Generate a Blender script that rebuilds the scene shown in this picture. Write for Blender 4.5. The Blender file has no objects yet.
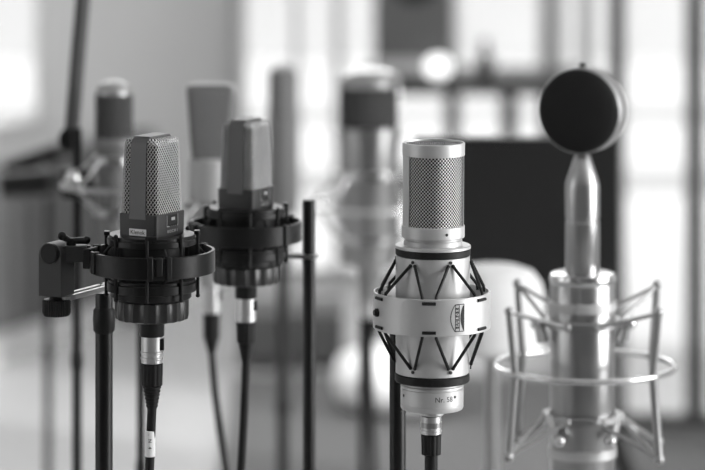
import bpy, math, random
from mathutils import Vector, Matrix
random.seed(5)
PI = math.pi
COL = bpy.context.scene.collection
SC = bpy.context.scene
F = 3500.0          # focal length in pixels of the 705 px wide frame
H = 1.75            # camera height
HOR = -257.0        # picture row of the horizon (level camera with a shifted lens)
Y0 = 2.734          # distance of the sharp plane

# ------------------------------------------------------------------ camera
cam_d = bpy.data.cameras.new('camera')
cam = bpy.data.objects.new('camera', cam_d); COL.objects.link(cam)
cam.location = (0, 0, H); cam.rotation_euler = (PI/2, 0, 0)
cam_d.sensor_width = 36.0; cam_d.lens = 36.0*F/705.0
cam_d.shift_y = -(235.0-HOR)/705.0
cam_d.clip_start = 0.05; cam_d.clip_end = 200
cam_d.dof.use_dof = True; cam_d.dof.focus_distance = Y0-0.012; cam_d.dof.aperture_fstop = 6.8
SC.camera = cam

# ------------------------------------------------------------------ sky and light
w = bpy.data.worlds.new('overcast_sky'); SC.world = w; w.use_nodes = True
nt = w.node_tree; bg = nt.nodes['Background']
tc = nt.nodes.new('ShaderNodeTexCoord'); sp = nt.nodes.new('ShaderNodeSeparateXYZ'); rp = nt.nodes.new('ShaderNodeValToRGB')
nt.links.new(tc.outputs['Generated'], sp.inputs[0]); nt.links.new(sp.outputs['Z'], rp.inputs[0]); nt.links.new(rp.outputs[0], bg.inputs[0])
rp.color_ramp.elements[0].position = 0.0; rp.color_ramp.elements[0].color = (.62, .62, .62, 1)
rp.color_ramp.elements[1].position = 0.7; rp.color_ramp.elements[1].color = (1, 1, 1, 1)
bg.inputs[1].default_value = 1.75
def area(name, loc, rot, sx, sy, watt):
    l = bpy.data.lights.new(name, 'AREA'); l.shape = 'RECTANGLE'; l.size = sx; l.size_y = sy; l.energy = watt
    o = bpy.data.objects.new(name, l); o.location = loc; o.rotation_euler = rot; COL.objects.link(o); return o
area('added_left_light', (-3.42, 1.9, 1.75), (0, -PI/2, 0), 1.7, 2.6, 13)  # weak area light added inside the left wall, source unseen
area('added_right_light', (3.42, 2.3, 1.8), (0, PI/2, 0), 1.7, 2.2, 135)  # strong area light added inside the right wall, source unseen
area('added_ceiling_fill', (-0.3, 8.0, 2.9), (0, 0, 0), 3.2, 3.2, 140)  # added fill that brightens the rear wall and floor, no fixture modelled
sun_d = bpy.data.lights.new('low_sun', 'SUN'); sun_d.energy = 5.0; sun_d.angle = math.radians(1.5)  # sun added to shine through the right-hand opening onto the pouf
sun = bpy.data.objects.new('low_sun', sun_d); COL.objects.link(sun); sun.location = (6, 4, 4)
sun.rotation_euler = Vector((-3.2, 2.2, -1.5)).to_track_quat('-Z', 'Y').to_euler()
vs = SC.view_settings
vs.view_transform = 'Standard'; vs.look = 'None'; vs.gamma = 1.0; vs.exposure = 0.0; vs.use_curve_mapping = False
SC.cycles.max_bounces = 8; SC.cycles.caustics_reflective = False; SC.cycles.caustics_refractive = False
SC.cycles.use_denoising = True
SC.cycles.sample_clamp_indirect = 6

# ------------------------------------------------------------------ materials
def g(v): return (v, v, v, 1)
def mat(name, v, rough=.5, metal=0., noise=0., nscale=40., bump=0., spec=.5):
    m = bpy.data.materials.new(name); m.use_nodes = True; t = m.node_tree
    b = t.nodes['Principled BSDF']
    b.inputs['Base Color'].default_value = g(v); b.inputs['Roughness'].default_value = rough; b.inputs['Metallic'].default_value = metal
    b.inputs['Specular IOR Level'].default_value = spec
    if noise or bump:
        c = t.nodes.new('ShaderNodeTexCoord'); n = t.nodes.new('ShaderNodeTexNoise'); n.inputs['Scale'].default_value = nscale; n.inputs['Detail'].default_value = 4
        t.links.new(c.outputs['Object'], n.inputs['Vector'])
        if noise:
            r = t.nodes.new('ShaderNodeMapRange'); r.inputs['To Min'].default_value = max(0, v*(1-noise)); r.inputs['To Max'].default_value = min(1, v*(1+noise))
            t.links.new(n.outputs['Fac'], r.inputs['Value']); t.links.new(r.outputs[0], b.inputs['Base Color'])
        if bump:
            u = t.nodes.new('ShaderNodeBump'); u.inputs['Strength'].default_value = bump; u.inputs['Distance'].default_value = .0005
            t.links.new(n.outputs['Fac'], u.inputs['Height']); t.links.new(u.outputs[0], b.inputs['Normal'])
    return m
def mesh_mat(name, period, kind, wire, hole, thr=.15, rough=.38, metal=.8, radius=.024):
    """woven wire: kind 'flat' uses x+y and z, 'round' uses the angle round the axis and z, 'top' uses x and y"""
    m = bpy.data.materials.new(name); m.use_nodes = True; t = m.node_tree; L = t.links; N = t.nodes
    b = N['Principled BSDF']; b.inputs['Roughness'].default_value = rough
    c = N.new('ShaderNodeTexCoord'); s = N.new('ShaderNodeSeparateXYZ'); L.new(c.outputs['Object'], s.inputs[0])
    def M(op, a, bb=None):
        n = N.new('ShaderNodeMath'); n.operation = op
        for i, q in enumerate((a, bb)):
            if q is None: continue
            if isinstance(q, (int, float)): n.inputs[i].default_value = q
            else: L.new(q, n.inputs[i])
        return n.outputs[0]
    if kind == 'flat': u = M('ADD', s.outputs[0], s.outputs[1]); v = s.outputs[2]
    elif kind == 'round': u = M('MULTIPLY', M('ARCTAN2', s.outputs[1], s.outputs[0]), radius); v = s.outputs[2]
    elif kind == 'front': u = s.outputs[0]; v = s.outputs[2]
    else: u = s.outputs[0]; v = s.outputs[1]
    k = 2*PI/period
    a = M('SINE', M('MULTIPLY', u, k)); d = M('SINE', M('MULTIPLY', v, k))
    p = M('MULTIPLY', a, d)
    r = N.new('ShaderNodeMapRange'); L.new(p, r.inputs['Value']); r.inputs['From Min'].default_value = thr-.12; r.inputs['From Max'].default_value = thr+.12
    mx = N.new('ShaderNodeMix'); mx.data_type = 'RGBA'; L.new(r.outputs[0], mx.inputs['Factor']); mx.inputs[6].default_value = g(wire); mx.inputs[7].default_value = g(hole)
    L.new(mx.outputs[2], b.inputs['Base Color'])
    mm = N.new('ShaderNodeMapRange'); L.new(r.outputs[0], mm.inputs['Value']); mm.inputs['To Min'].default_value = metal; mm.inputs['To Max'].default_value = 0
    L.new(mm.outputs[0], b.inputs['Metallic'])
    ss = N.new('ShaderNodeMapRange'); L.new(r.outputs[0], ss.inputs['Value']); ss.inputs['To Min'].default_value = .5 if metal > 0 else .1; ss.inputs['To Max'].default_value = 0
    L.new(ss.outputs[0], b.inputs['Specular IOR Level'])
    bu = N.new('ShaderNodeBump'); bu.invert = True; bu.inputs['Strength'].default_value = .6; bu.inputs['Distance'].default_value = .0004
    L.new(p, bu.inputs['Height']); L.new(bu.outputs[0], b.inputs['Normal'])
    return m
BLACK = mat('black_lacquered_metal', .009, .36, .0, .15, 300, .05, .28)
NUT = mat('worn_black_metal', .032, .36, .2, .1, 300, .05)
BLACKP = mat('black_plastic', .008, .5, spec=.3)
HOUSE = mat('charcoal_metal_housing', .032, .45, .1, .1, 900, .1)
STRAP = mat('charcoal_metal_band', .105, .45, .2, .1, 900, .1)
RUBBER = mat('black_rubber', .008, .55, spec=.3)
BARMET = mat('worn_steel_bracket', .35, .3, .8)
SILVER = mat('satin_nickel', .62, .38, .9, .04, 500, .04)
SILVERB = mat('satin_silver_paint', .57, .46, .55, .03, 500, .03)
CHROME = mat('polished_chrome', .7, .2, 1.)
CHROMED = mat('grey_satin_chrome', .42, .28, .95)
STEEL = mat('brushed_steel_rod', .42, .3, .9)
WHITE = mat('white_label_paper', .9, .6)
INK = mat('black_printing_ink', .01, .6)
INKG = mat('pale_engraved_ink', .45, .6)
M414 = mesh_mat('steel_wire_grille', .0030, 'round', .72, .002, -.02, rough=.6, metal=.1, radius=.0215)
WIRE = mat('bright_steel_wire', .6, .35, .8)
CORE = mat('black_inner_cloth', .006, .8, spec=.1)
M3 = mesh_mat('fine_nickel_wire_mesh', .0028, 'round', .55, .006, -.05)
M3T = mesh_mat('fine_nickel_wire_mesh_top', .0034, 'top', .3, .004, -.3)
GREYM = mat('matt_silver_paint', .42, .55, .3)
GREYD = mat('matt_dark_silver_paint', .2, .55, .3)
MPALE = mesh_mat('pale_wire_mesh', .0022, 'round', .26, .06, .1, .6, .0)
MD = mesh_mat('black_wire_mesh', .0022, 'front', .035, .012, .1, .6, .0)
MDARK = mesh_mat('dark_wire_mesh', .0022, 'round', .12, .01, .1, .6, .0)
WALLM = mat('pale_grey_wall_paint', .50, .8, 0, .05, 3)

CEIL = mat('white_ceiling_paint', .8, .9, 0, .03, 3)
FLOORM = mat('glossy_pale_floor', .42, .24, 0, .08, 1.5)
RUG = mat('grey_woven_rug', .09, .95, 0, .2, 60, .6)
RUGD = mat('dark_woven_mat', .06, .95, 0, .3, 60, .6)
TRIM = mat('white_trim_paint', .75, .4)
WFRAME = mat('dark_window_frame_paint', .05, .5)
WFRAMEL = mat('grey_window_frame_paint', .42, .5)
WHITEF = mat('white_upholstery', .85, .7, 0, .03, 20)
DARKW = mat('dark_stained_wood', .03, .45, 0, .4, 12)
GREYC = mat('grey_cabinet_laminate', .07, .5, 0, .1, 6)
SPK = mat('dark_grey_speaker_cabinet', .085, .55, 0, .1, 20)
RADI = mat('grey_radiator_enamel', .08, .5)
SCREEN = mat('matt_black_screen', .012, .5, 0, .2, 200, .1, .3)
PAVE = mat('pale_concrete_paving', .72, .9, 0, .12, .6)
PAVED = mat('grey_road_asphalt', .45, .9, 0, .12, .8)
FACADE = mat('pale_rendered_facade', .5, .9, 0, .1, .8)
FGLASS = mat('facade_window_glass', .30, .2)
def glass_mat():
    m = bpy.data.materials.new('clear_window_glass'); m.use_nodes = True; t = m.node_tree
    t.nodes.remove(t.nodes['Principled BSDF'])
    a = t.nodes.new('ShaderNodeBsdfTransparent'); a.inputs[0].default_value = g(.95); b = t.nodes.new('ShaderNodeBsdfGlossy'); b.inputs['Roughness'].default_value = .02
    x = t.nodes.new('ShaderNodeMixShader'); x.inputs[0].default_value = .05
    t.links.new(a.outputs[0], x.inputs[1]); t.links.new(b.outputs[0], x.inputs[2]); t.links.new(x.outputs[0], t.nodes['Material Output'].inputs[0]); return m
GLASS = glass_mat()

# ------------------------------------------------------------------ helpers
def X_(px, Y): return (px-352.5)*Y/F
def Z_(py, Y): return H-(py-HOR)*Y/F
class MB:
    """collects geometry of one mesh. x right, y away, heights given as picture rows at the axis' depth (ref = row of the thing's origin), s = metres per unit"""
    def __init__(self, ref=0., s=.001): self.v = []; self.f = []; self.ref = ref; self.s = s
    def p(self, x, y, r): self.v.append((x*self.s, y*self.s, (self.ref-r)*self.s)); return len(self.v)-1
    def lathe(self, prof, n=48, cx=0, cy=0, closed=False, a0=0., a1=2*PI, flute=0, fdepth=0):
        full = abs(a1-a0-2*PI) < 1e-6; m = n if full else n+1
        rings = []
        for (r, z) in prof:
            row = []
            for i in range(m):
                a = a0+(a1-a0)*i/n; rr = r
                if flute and r > 1e-6: rr = r-fdepth*(abs(math.cos(flute*a/2))**(6 if fdepth < 1.4 else 1))
                row.append(self.p(cx+rr*math.sin(a), cy-rr*math.cos(a), z))
            rings.append(row)
        k = len(prof); kk = k if closed else k-1
        for j in range(kk):
            A = rings[j]; B = rings[(j+1) % k]
            for i in range(m if full else m-1):
                i2 = (i+1) % m; self.f.append((A[i], A[i2], B[i2], B[i]))
        if not closed:
            if prof[0][0] > 1e-6 and full: self.f.append(tuple(rings[0][::-1]))
            if prof[-1][0] > 1e-6 and full: self.f.append(tuple(rings[-1]))
        elif not full:
            self.f.append(tuple(r[0] for r in rings)); self.f.append(tuple(r[-1] for r in rings[::-1]))
        return self
    def band(self, ri, ro, z0, z1, n=64, cx=0, cy=0, bev=.6, **k):
        return self.lathe([(ri, z0+bev), (ri, z1-bev), (ri+bev*.4, z1), (ro-bev, z1), (ro, z1-bev), (ro, z0+bev), (ro-bev, z0), (ri+bev*.4, z0)], n, cx, cy, True, **k)
    def raw(self, pts, faces):
        o = len(self.v)
        for q in pts: self.p(*q)
        for fc in faces: self.f.append(tuple(o+i for i in fc))
        return self
    def box(self, x, y, r, sx, sy, sr, rz=0.):
        c, s = math.cos(rz), math.sin(rz); P = []
        for dz in (sr/2, -sr/2):
            for dx, dy in ((-1, -1), (1, -1), (1, 1), (-1, 1)):
                a, b = dx*sx/2, dy*sy/2; P.append((x+a*c-b*s, y+a*s+b*c, r+dz))
        return self.raw(P, [(3, 2, 1, 0), (4, 5, 6, 7), (0, 1, 5, 4), (1, 2, 6, 5), (2, 3, 7, 6), (3, 0, 4, 7)])
    def tube(self, pts, rad, n=12, caps=True):
        P = [Vector(q) for q in pts]; rad = rad if isinstance(rad, (list, tuple)) else [rad]*len(P)
        up = None; rings = []
        for i, q in enumerate(P):
            t = (P[min(i+1, len(P)-1)]-P[max(i-1, 0)]).normalized()
            if up is None: up = Vector((0, 0, 1)) if abs(t.z) < .9 else Vector((1, 0, 0))
            a = t.cross(up).normalized(); b = a.cross(t).normalized(); up = b
            rings.append([self.p(*(q+(a*math.cos(2*PI*k/n)+b*math.sin(2*PI*k/n))*rad[i])) for k in range(n)])
        for A, B in zip(rings, rings[1:]):
            for k in range(n): self.f.append((A[k], A[(k+1) % n], B[(k+1) % n], B[k]))
        if caps: self.f.append(tuple(rings[0][::-1])); self.f.append(tuple(rings[-1]))
        return self
    def loft(self, secs, close=True):
        rows = [[self.p(*q) for q in s] for s in secs]; n = len(rows[0])
        for A, B in zip(rows, rows[1:]):
            for k in range(n): self.f.append((A[k], A[(k+1) % n], B[(k+1) % n], B[k]))
        if close: self.f.append(tuple(rows[0][::-1])); self.f.append(tuple(rows[-1]))
        return self
    def ball(self, x, y, r, R, n=16, sx=1, sz=1):
        pr = [(R*sx*math.sin(PI*j/8)+(0 if 0 < j < 8 else 1e-9), r-R*sz*math.cos(PI*j/8)) for j in range(9)]
        return self.lathe([(max(a, 1e-4), b) for a, b in pr], n, x, y)
    def build(self, name, m, parent=None, bevel=0., sub=0, ang=35):
        me = bpy.data.meshes.new(name); me.from_pydata(self.v, [], self.f)
        import bmesh
        bm = bmesh.new(); bm.from_mesh(me); bmesh.ops.recalc_face_normals(bm, faces=bm.faces); bm.to_mesh(me); bm.free()
        me.materials.append(m); me.shade_smooth(); me.set_sharp_from_angle(angle=math.radians(ang))
        o = bpy.data.objects.new(name, me); COL.objects.link(o)
        if parent is not None: o.parent = parent
        if bevel:
            b = o.modifiers.new('bevel', 'BEVEL'); b.width = bevel; b.segments = 2; b.limit_method = 'ANGLE'; b.angle_limit = .6
        return o
def tag(o, label, cat, group=None, kind=None):
    if label: o['label'] = label
    if cat: o['category'] = cat
    if group: o['group'] = group
    if kind: o['kind'] = kind
    return o
def thing(name, label, cat, px, py, Y, rz=0., group=None):
    o = bpy.data.objects.new(name, None); o.empty_display_size = .05; COL.objects.link(o)
    o.location = (X_(px, Y), Y, Z_(py, Y)); o.rotation_euler = (0, 0, rz)
    return tag(o, label, cat, group)
def struct(o): o['kind'] = 'structure'; return o
def kids(o): return [c for c in bpy.data.objects if c.parent == o]
def copy_tree(o, parent=None):
    c = o.copy(); COL.objects.link(c)
    if parent is not None: c.parent = parent
    for ch in kids(o): copy_tree(ch, c)
    return c
def rrect(ax, by, r, row, n=4, sc=1.):
    P = []
    for (cx, cy, a0) in ((ax-r, by-r, 0), (-ax+r, by-r, PI/2), (-ax+r, -by+r, PI), (ax-r, -by+r, 1.5*PI)):
        for i in range(n+1):
            a = a0+PI/2*i/n; P.append(((cx+r*math.cos(a))*sc, (cy+r*math.sin(a))*sc, row))
    return P
def text_mesh(name, txt, size, m, parent, xf, ext=.0002):
    """lettering as real thin geometry; xf maps (u, v, depth) in metres to the parent's local space"""
    cu = bpy.data.curves.new(name+'_curve', 'FONT'); cu.body = txt; cu.size = size; cu.align_x = 'CENTER'; cu.align_y = 'CENTER'; cu.extrude = ext; cu.resolution_u = 3
    t = bpy.data.objects.new(name+'_tmp', cu); COL.objects.link(t)
    dg = bpy.context.evaluated_depsgraph_get(); me = bpy.data.meshes.new_from_object(t.evaluated_get(dg))
    bpy.data.objects.remove(t); bpy.data.curves.remove(cu); me.name = name
    for v in me.vertices: v.co = Vector(xf(v.co.x, v.co.y, v.co.z))
    me.materials.clear(); me.materials.append(m)
    o = bpy.data.objects.new(name, me); COL.objects.link(o); o.parent = parent; return o

# ------------------------------------------------------------------ room shell
def wall(name, p0, p1, h, openings, m, th=.15, z0=0.):
    """p0->p1 plan line; openings (t0, t1, za, zb) in metres along it; thickness goes to the right-hand side"""
    d = (Vector(p1)-Vector(p0)); Ln = d.length; d.normalize(); nrm = Vector((d.y, -d.x))
    b = MB(0, 1)
    def blk(t0, t1, za, zb):
        if t1-t0 < 1e-4 or zb-za < 1e-4: return
        q = [Vector(p0)+d*t0, Vector(p0)+d*t1, Vector(p0)+d*t1+nrm*th, Vector(p0)+d*t0+nrm*th]
        b.raw([(v.x, v.y, -za) for v in q]+[(v.x, v.y, -zb) for v in q], [(3, 2, 1, 0), (4, 5, 6, 7), (0, 1, 5, 4), (1, 2, 6, 5), (2, 3, 7, 6), (3, 0, 4, 7)])
    t = 0.
    for (a, c, za, zb) in sorted(openings):
        blk(t, a, z0, h); blk(a, c, z0, za); blk(a, c, zb, h); t = c
    blk(t, Ln, z0, h)
    return struct(b.build(name, m))
def window(idx, p0, p1, za, zb, mull, bars, fm, th=.045, fw=.035):
    """frame with mullions at distances mull and rails at heights bars, plus a pane"""
    d = (Vector(p1)-Vector(p0)); Ln = d.length; d.normalize(); ang = math.atan2(d.y, d.x)
    root = struct(bpy.data.objects.new('window_%d' % idx, None)); COL.objects.link(root); root.location = (p0[0], p0[1], 0); root.rotation_euler = (0, 0, ang)
    b = MB(0, 1)
    for x in (fw/2, Ln-fw/2): b.box(x, 0, -(za+zb)/2, fw, th, zb-za)
    for z in (za+fw/2, zb-fw/2): b.box(Ln/2, 0, -z, Ln, th, fw)
    b.build('window_frame', fm, root)
    for t, wd in mull:
        MB(0, 1).box(t, 0, -(za+zb)/2, wd, th, zb-za-2*fw).build('mullion', fm, root)
    for z in bars:
        MB(0, 1).box(Ln/2, 0, -z, Ln-2*fw, th*.8, .03).build('glazing_bar', fm, root)
    MB(0, 1).box(Ln/2, 0, -(za+zb)/2, Ln-2*fw, .005, zb-za-2*fw).build('pane', GLASS, root)
    return root
CH = 3.0
PA = (-3.5, 3.947); PB = (-.383, 11.41); YD = 8.94; XC = .676
struct(MB(0, 1).raw([(-3.5, -2.5, 0), (3.5, -2.5, 0), (3.5, YD, 0), (XC, YD, 0), (XC, 11.41, 0), (PB[0], PB[1], 0), (PA[0], PA[1], 0)] +
    [(-3.5, -2.5, .1), (3.5, -2.5, .1), (3.5, YD, .1), (XC, YD, .1), (XC, 11.41, .1), (PB[0], PB[1], .1), (PA[0], PA[1], .1)],
    [(0, 1, 2, 3, 4, 5, 6), (13, 12, 11, 10, 9, 8, 7)]+[(i, (i+1) % 7, 7+(i+1) % 7, 7+i) for i in range(7)]).build('floor', FLOORM))
struct(MB(0, 1).box(0, 4.5, -(CH+.05), 7.4, 14.4, .1).build('ceiling', CEIL))
Ldiag = (Vector(PB)-Vector(PA)).length
tw = 6.48+.378*.607     # right jamb of the left-hand window along the slanting wall
dd = (Vector(PB)-Vector(PA)).normalized()
def on_diag(t): q = Vector(PA)+dd*t; return (q.x, q.y)
# walk the line so that the row x=38 falls on the window's right jamb
def diag_t(px):
    k = (px-352.5)/F; return (k*PA[1]-PA[0])/(dd.x-k*dd.y)
tj = diag_t(42)
wall('wall_left_slanting', PB, PA, CH, [(Ldiag-tj, Ldiag-tj+2.2, .643, 2.5)], WALLM, th=.02)
window(1, on_diag(tj-2.2), on_diag(tj), .643, 2.5, [(1.1, .05)], [], WFRAMEL, .02, .02)
wall('wall_left', (-3.5, 3.947), (-3.5, -2.5), CH, [(.75, 3.35, .9, 2.6)], WALLM)
wall('wall_front', (-3.5, -2.5), (3.5, -2.5), CH, [], mat('darker_grey_wall_paint', .18, .8, 0, .05, 3))
wall('wall_right', (3.5, -2.5), (3.5, YD), CH, [(3.7, 5.9, .95, 2.65), (8.4, 9.3, .5, 2.8)], WALLM)
window(2, (-3.5, 3.2), (-3.5, .6), .9, 2.6, [(.87, .06), (1.73, .06)], [1.75], WFRAMEL)  # unseen window, added as a frame around the left area light
window(3, (3.5, 1.2), (3.5, 3.4), .95, 2.65, [(1.1, .06)], [1.8], WFRAMEL)  # unseen window, added as a frame around the right area light
window(4, (3.5, 5.9), (3.5, 6.8), .5, 2.8, [], [], WFRAMEL, fw=.03)  # unseen opening, added and sized so the sun reaches only the pouf
# glazed back: rear bay
struct(MB(0, 1).box((PB[0]+XC)/2, 11.45, -2.8, XC-PB[0]+.1, .12, .4).build('wall_back', WALLM))
struct(MB(0, 1).box((3.5+XC)/2, YD+.04, -2.8, 3.5-XC, .12, .4).build('wall_back_right', WALLM))
def bx(px): return X_(px, 11.41)-PB[0]
window(5, PB, (XC, 11.41), .0, 2.6, [(bx(296), .022), (bx(338), .03), (bx(456), .025), (bx(547), .05)], [], WFRAMEL)
window(6, (XC, 11.38), (XC, YD), .0, 2.6, [(1.25, .03)], [], WFRAMEL)
def dx(px): return X_(px, YD)-XC
door = window(7, (XC-.02, YD), (3.5, YD), .0, 2.6, [(dx(695)+.02, .045), (1.2, .05), (2.0, .05)], [], WFRAME)
# skirting along the slanting wall
q0 = Vector(PA); 
def skirting(name, p0, p1, h=.09, th=.018):
    d = (Vector(p1)-Vector(p0)); Ln = d.length; d.normalize(); n = Vector((-d.y, d.x))
    c = (Vector(p0)+Vector(p1))/2+n*(-th/2)
    struct(MB(0, 1).box(c.x, c.y, -h/2, Ln, th, h, math.atan2(d.y, d.x)).build(name, TRIM))
skirting('baseboard_left_slanting', PA, PB)
skirting('baseboard_left', (-3.5, -2.5), PA)
skirting('baseboard_right', (3.5, YD), (3.5, -2.5))
# outside: paving, road, building opposite
struct(MB(0, 1).box(0, 20, .16, 60, 40, .1).build('ground_outside', PAVE))
struct(MB(0, 1).box(0, 14.75, .1, 60, .7, .03).build('ground_road_strip', PAVED))
struct(MB(0, 1).box(0, 17.4, .1, 60, .5, .03).build('ground_kerb_strip', PAVED))
b = thing('building', 'pale rendered building across the paving, seen blurred through the windows', 'building', 352.5, 0, 24); b.location = (0, 20.5, -.1)
MB(0, 1).box(0, 2, -3.9, 44, 4, 8).build('facade', FACADE, b)
for i in range(22):
    MB(0, 1).box(-21+2*i+.3, -.02, -1.7, 1.1, .06, 1.5).build('facade_window', FGLASS, b)

def rug(name, label, px0, px1, Y1, Y2, m, group=None):
    xa, xb = X_(px0, Y2), X_(px1, Y2)
    o = MB(0, 1).box((xb-xa)/2*0, 0, -.006, xb-xa, Y2-Y1, .012).build(name, m); o.location = ((xa+xb)/2, (Y1+Y2)/2, 0)
    return tag(o, label, 'rug')
rug('floor_rug', 'flat mid grey rug on the floor behind the silver microphone', 236, 596, 6.4, 9.62, RUG)
rug('door_mat', 'dark mat lying in front of the glazed door at the right', 600, 860, 7.6, 8.86, RUGD)

# ------------------------------------------------------------------ stands and cables
def stand(px, Y, py_top, r, label, group='microphone stands', floor_r=.17, collar=None, rot=.4):
    s = Y/F; zt = Z_(py_top, Y)
    o = bpy.data.objects.new('microphone_stand', None); COL.objects.link(o); o.location = (X_(px, Y), Y, 0); tag(o, label, 'microphone stand', group)
    R = r*s
    MB(0, 1).lathe([(R*.92, -.12), (R, -.125), (R, -zt+.003), (R*.9, -zt)], 24).build('pole', BLACK, o)
    zc = collar if collar else zt-.25
    MB(0, 1).lathe([(R*1.02, -zc+.010), (R*1.22, -zc+.008), (R*1.28, -zc), (R*1.22, -zc-.008), (R*1.02, -zc-.010)], 24, closed=False).build('collar', BLACKP, o)
    MB(0, 1).lathe([(R*1.6, -.1), (R*1.9, -.11), (R*1.9, -.17), (R*1.4, -.18)], 20).build('leg_hub', BLACKP, o)
    for k in range(3):
        a = rot+2*PI*k/3; ca, sa = math.cos(a), math.sin(a)
        lg = MB(0, 1).tube([(ca*R*1.5, sa*R*1.5, -.14), (ca*floor_r, sa*floor_r, -.016)], .009, 10).build('leg', BLACK, o)
        MB(0, 1).ball(ca*floor_r, sa*floor_r, -.014, .014, 12).build('rubber_foot', RUBBER, lg)
    return o
def cable(px, Y, rows, rc, label, drift=0., boot=True, rib=True, whitelabel=False, kind='silver', s=None, r0=None, tail=1):
    """rows: plug top, plug bottom, boot bottom(fluted), boot tip; hangs to the floor"""
    s = s or Y/F
    p0, p1, p2, p3 = rows
    o = thing('microphone_cable', label, 'cable', px, p0, Y, 0, 'microphone cables'); zf = Z_(p0, Y)
    r0 = r0 or rc*2.35
    q = MB(p0, s); h = p1-p0
    q.lathe([(r0*.9, p0), (r0, p0+.6), (r0, p0+h*.55), (r0*1.05, p0+h*.57), (r0*1.05, p0+h*.64), (r0, p0+h*.66), (r0, p0+h*.76), (r0*1.05, p0+h*.78), (r0*1.05, p0+h*.85), (r0, p0+h*.87), (r0, p1-.5), (r0*.9, p1)], 32)
    pl = q.build('plug', SILVER, o)
    if kind == 'silver':
        MB(p0, s).box(r0*.93, -r0*.25, p0+h*.3, r0*.4, r0*.8, h*.42).build('latch', BLACKP, pl, .0004)
    else:
        MB(p0, s).band(r0*1.01, r0*1.06, p0+h*.34, p0+h*.62, 32, bev=.1).build('latch_band', CHROMED, pl)
    MB(p0, s).lathe([(r0*.9, p1+.1), (r0*1.03, p1+.6), (r0*.98, p2-1), (r0*.8, p2)], 48, flute=12, fdepth=r0*.07).build('boot', RUBBER, o)
    pr = []; n = 6
    if p3-p2 > 3:
        for i in range(n):
            a = i/n; zz = p2+(p3-p2)*a; rr = r0*.85*(1-a)+rc*1.15*a; dz = (p3-p2)/n
            pr += [(rr, zz+.15), (rr, zz+dz*.55), (rr*.86, zz+dz*.6), (rr*.86, zz+dz*.98)]
        MB(p0, s).lathe(pr, 32).build('strain_relief', RUBBER, o)
    # cord, in thing space
    zl = -(zf-.006)/s+0
    pts = []; floor_row = p0+(zf-.006)/s
    end = 470+40
    N = 26
    for i in range(N+1):
        t = i/N; row = p3-1.5+(floor_row-40-p3)*t; u = (row-p3)/(470-p3)
        pts.append((drift*min(u, 1.6)**1.3 if u > 0 else 0, 3*math.sin(t*5)*min(1, max(0, u-1)), row))
    lx, ly, lr = pts[-1]
    for i in range(1, 9):
        a = i/8*PI/2; pts.append((lx+34*tail*(1-math.cos(a)), ly, lr+(floor_row-lr)*math.sin(a)))
    for i in range(1, 9):
        pts.append((lx+(34+i*9)*tail, ly+8*math.sin(i*.7), floor_row))
    MB(p0, s).tube(pts, rc, 12).build('cord', RUBBER, o)
    if whitelabel:
        wl = MB(p0, s).lathe([(rc*1.03, 430.5), (rc*1.12, 431), (rc*1.12, 456), (rc*1.03, 456.5)], 24, cx=drift*.72, closed=False).build('cable_label', WHITE, o)
        wl['label'] = 'white wrapped label'
        x0 = drift*.72-.0
        for k, (tx, rw) in enumerate((('N', 440), ('4', 447), ('.', 434))):
            rad = rc*1.14*s
            text_mesh('lettering', tx, .0038, INK, wl, lambda u, v, d, rw=rw, rad=rad: ((x0*s)+rad*math.sin(v/rad), -(rad+d)*math.cos(v/rad), (p0-rw)*s-u))
    return o

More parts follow.
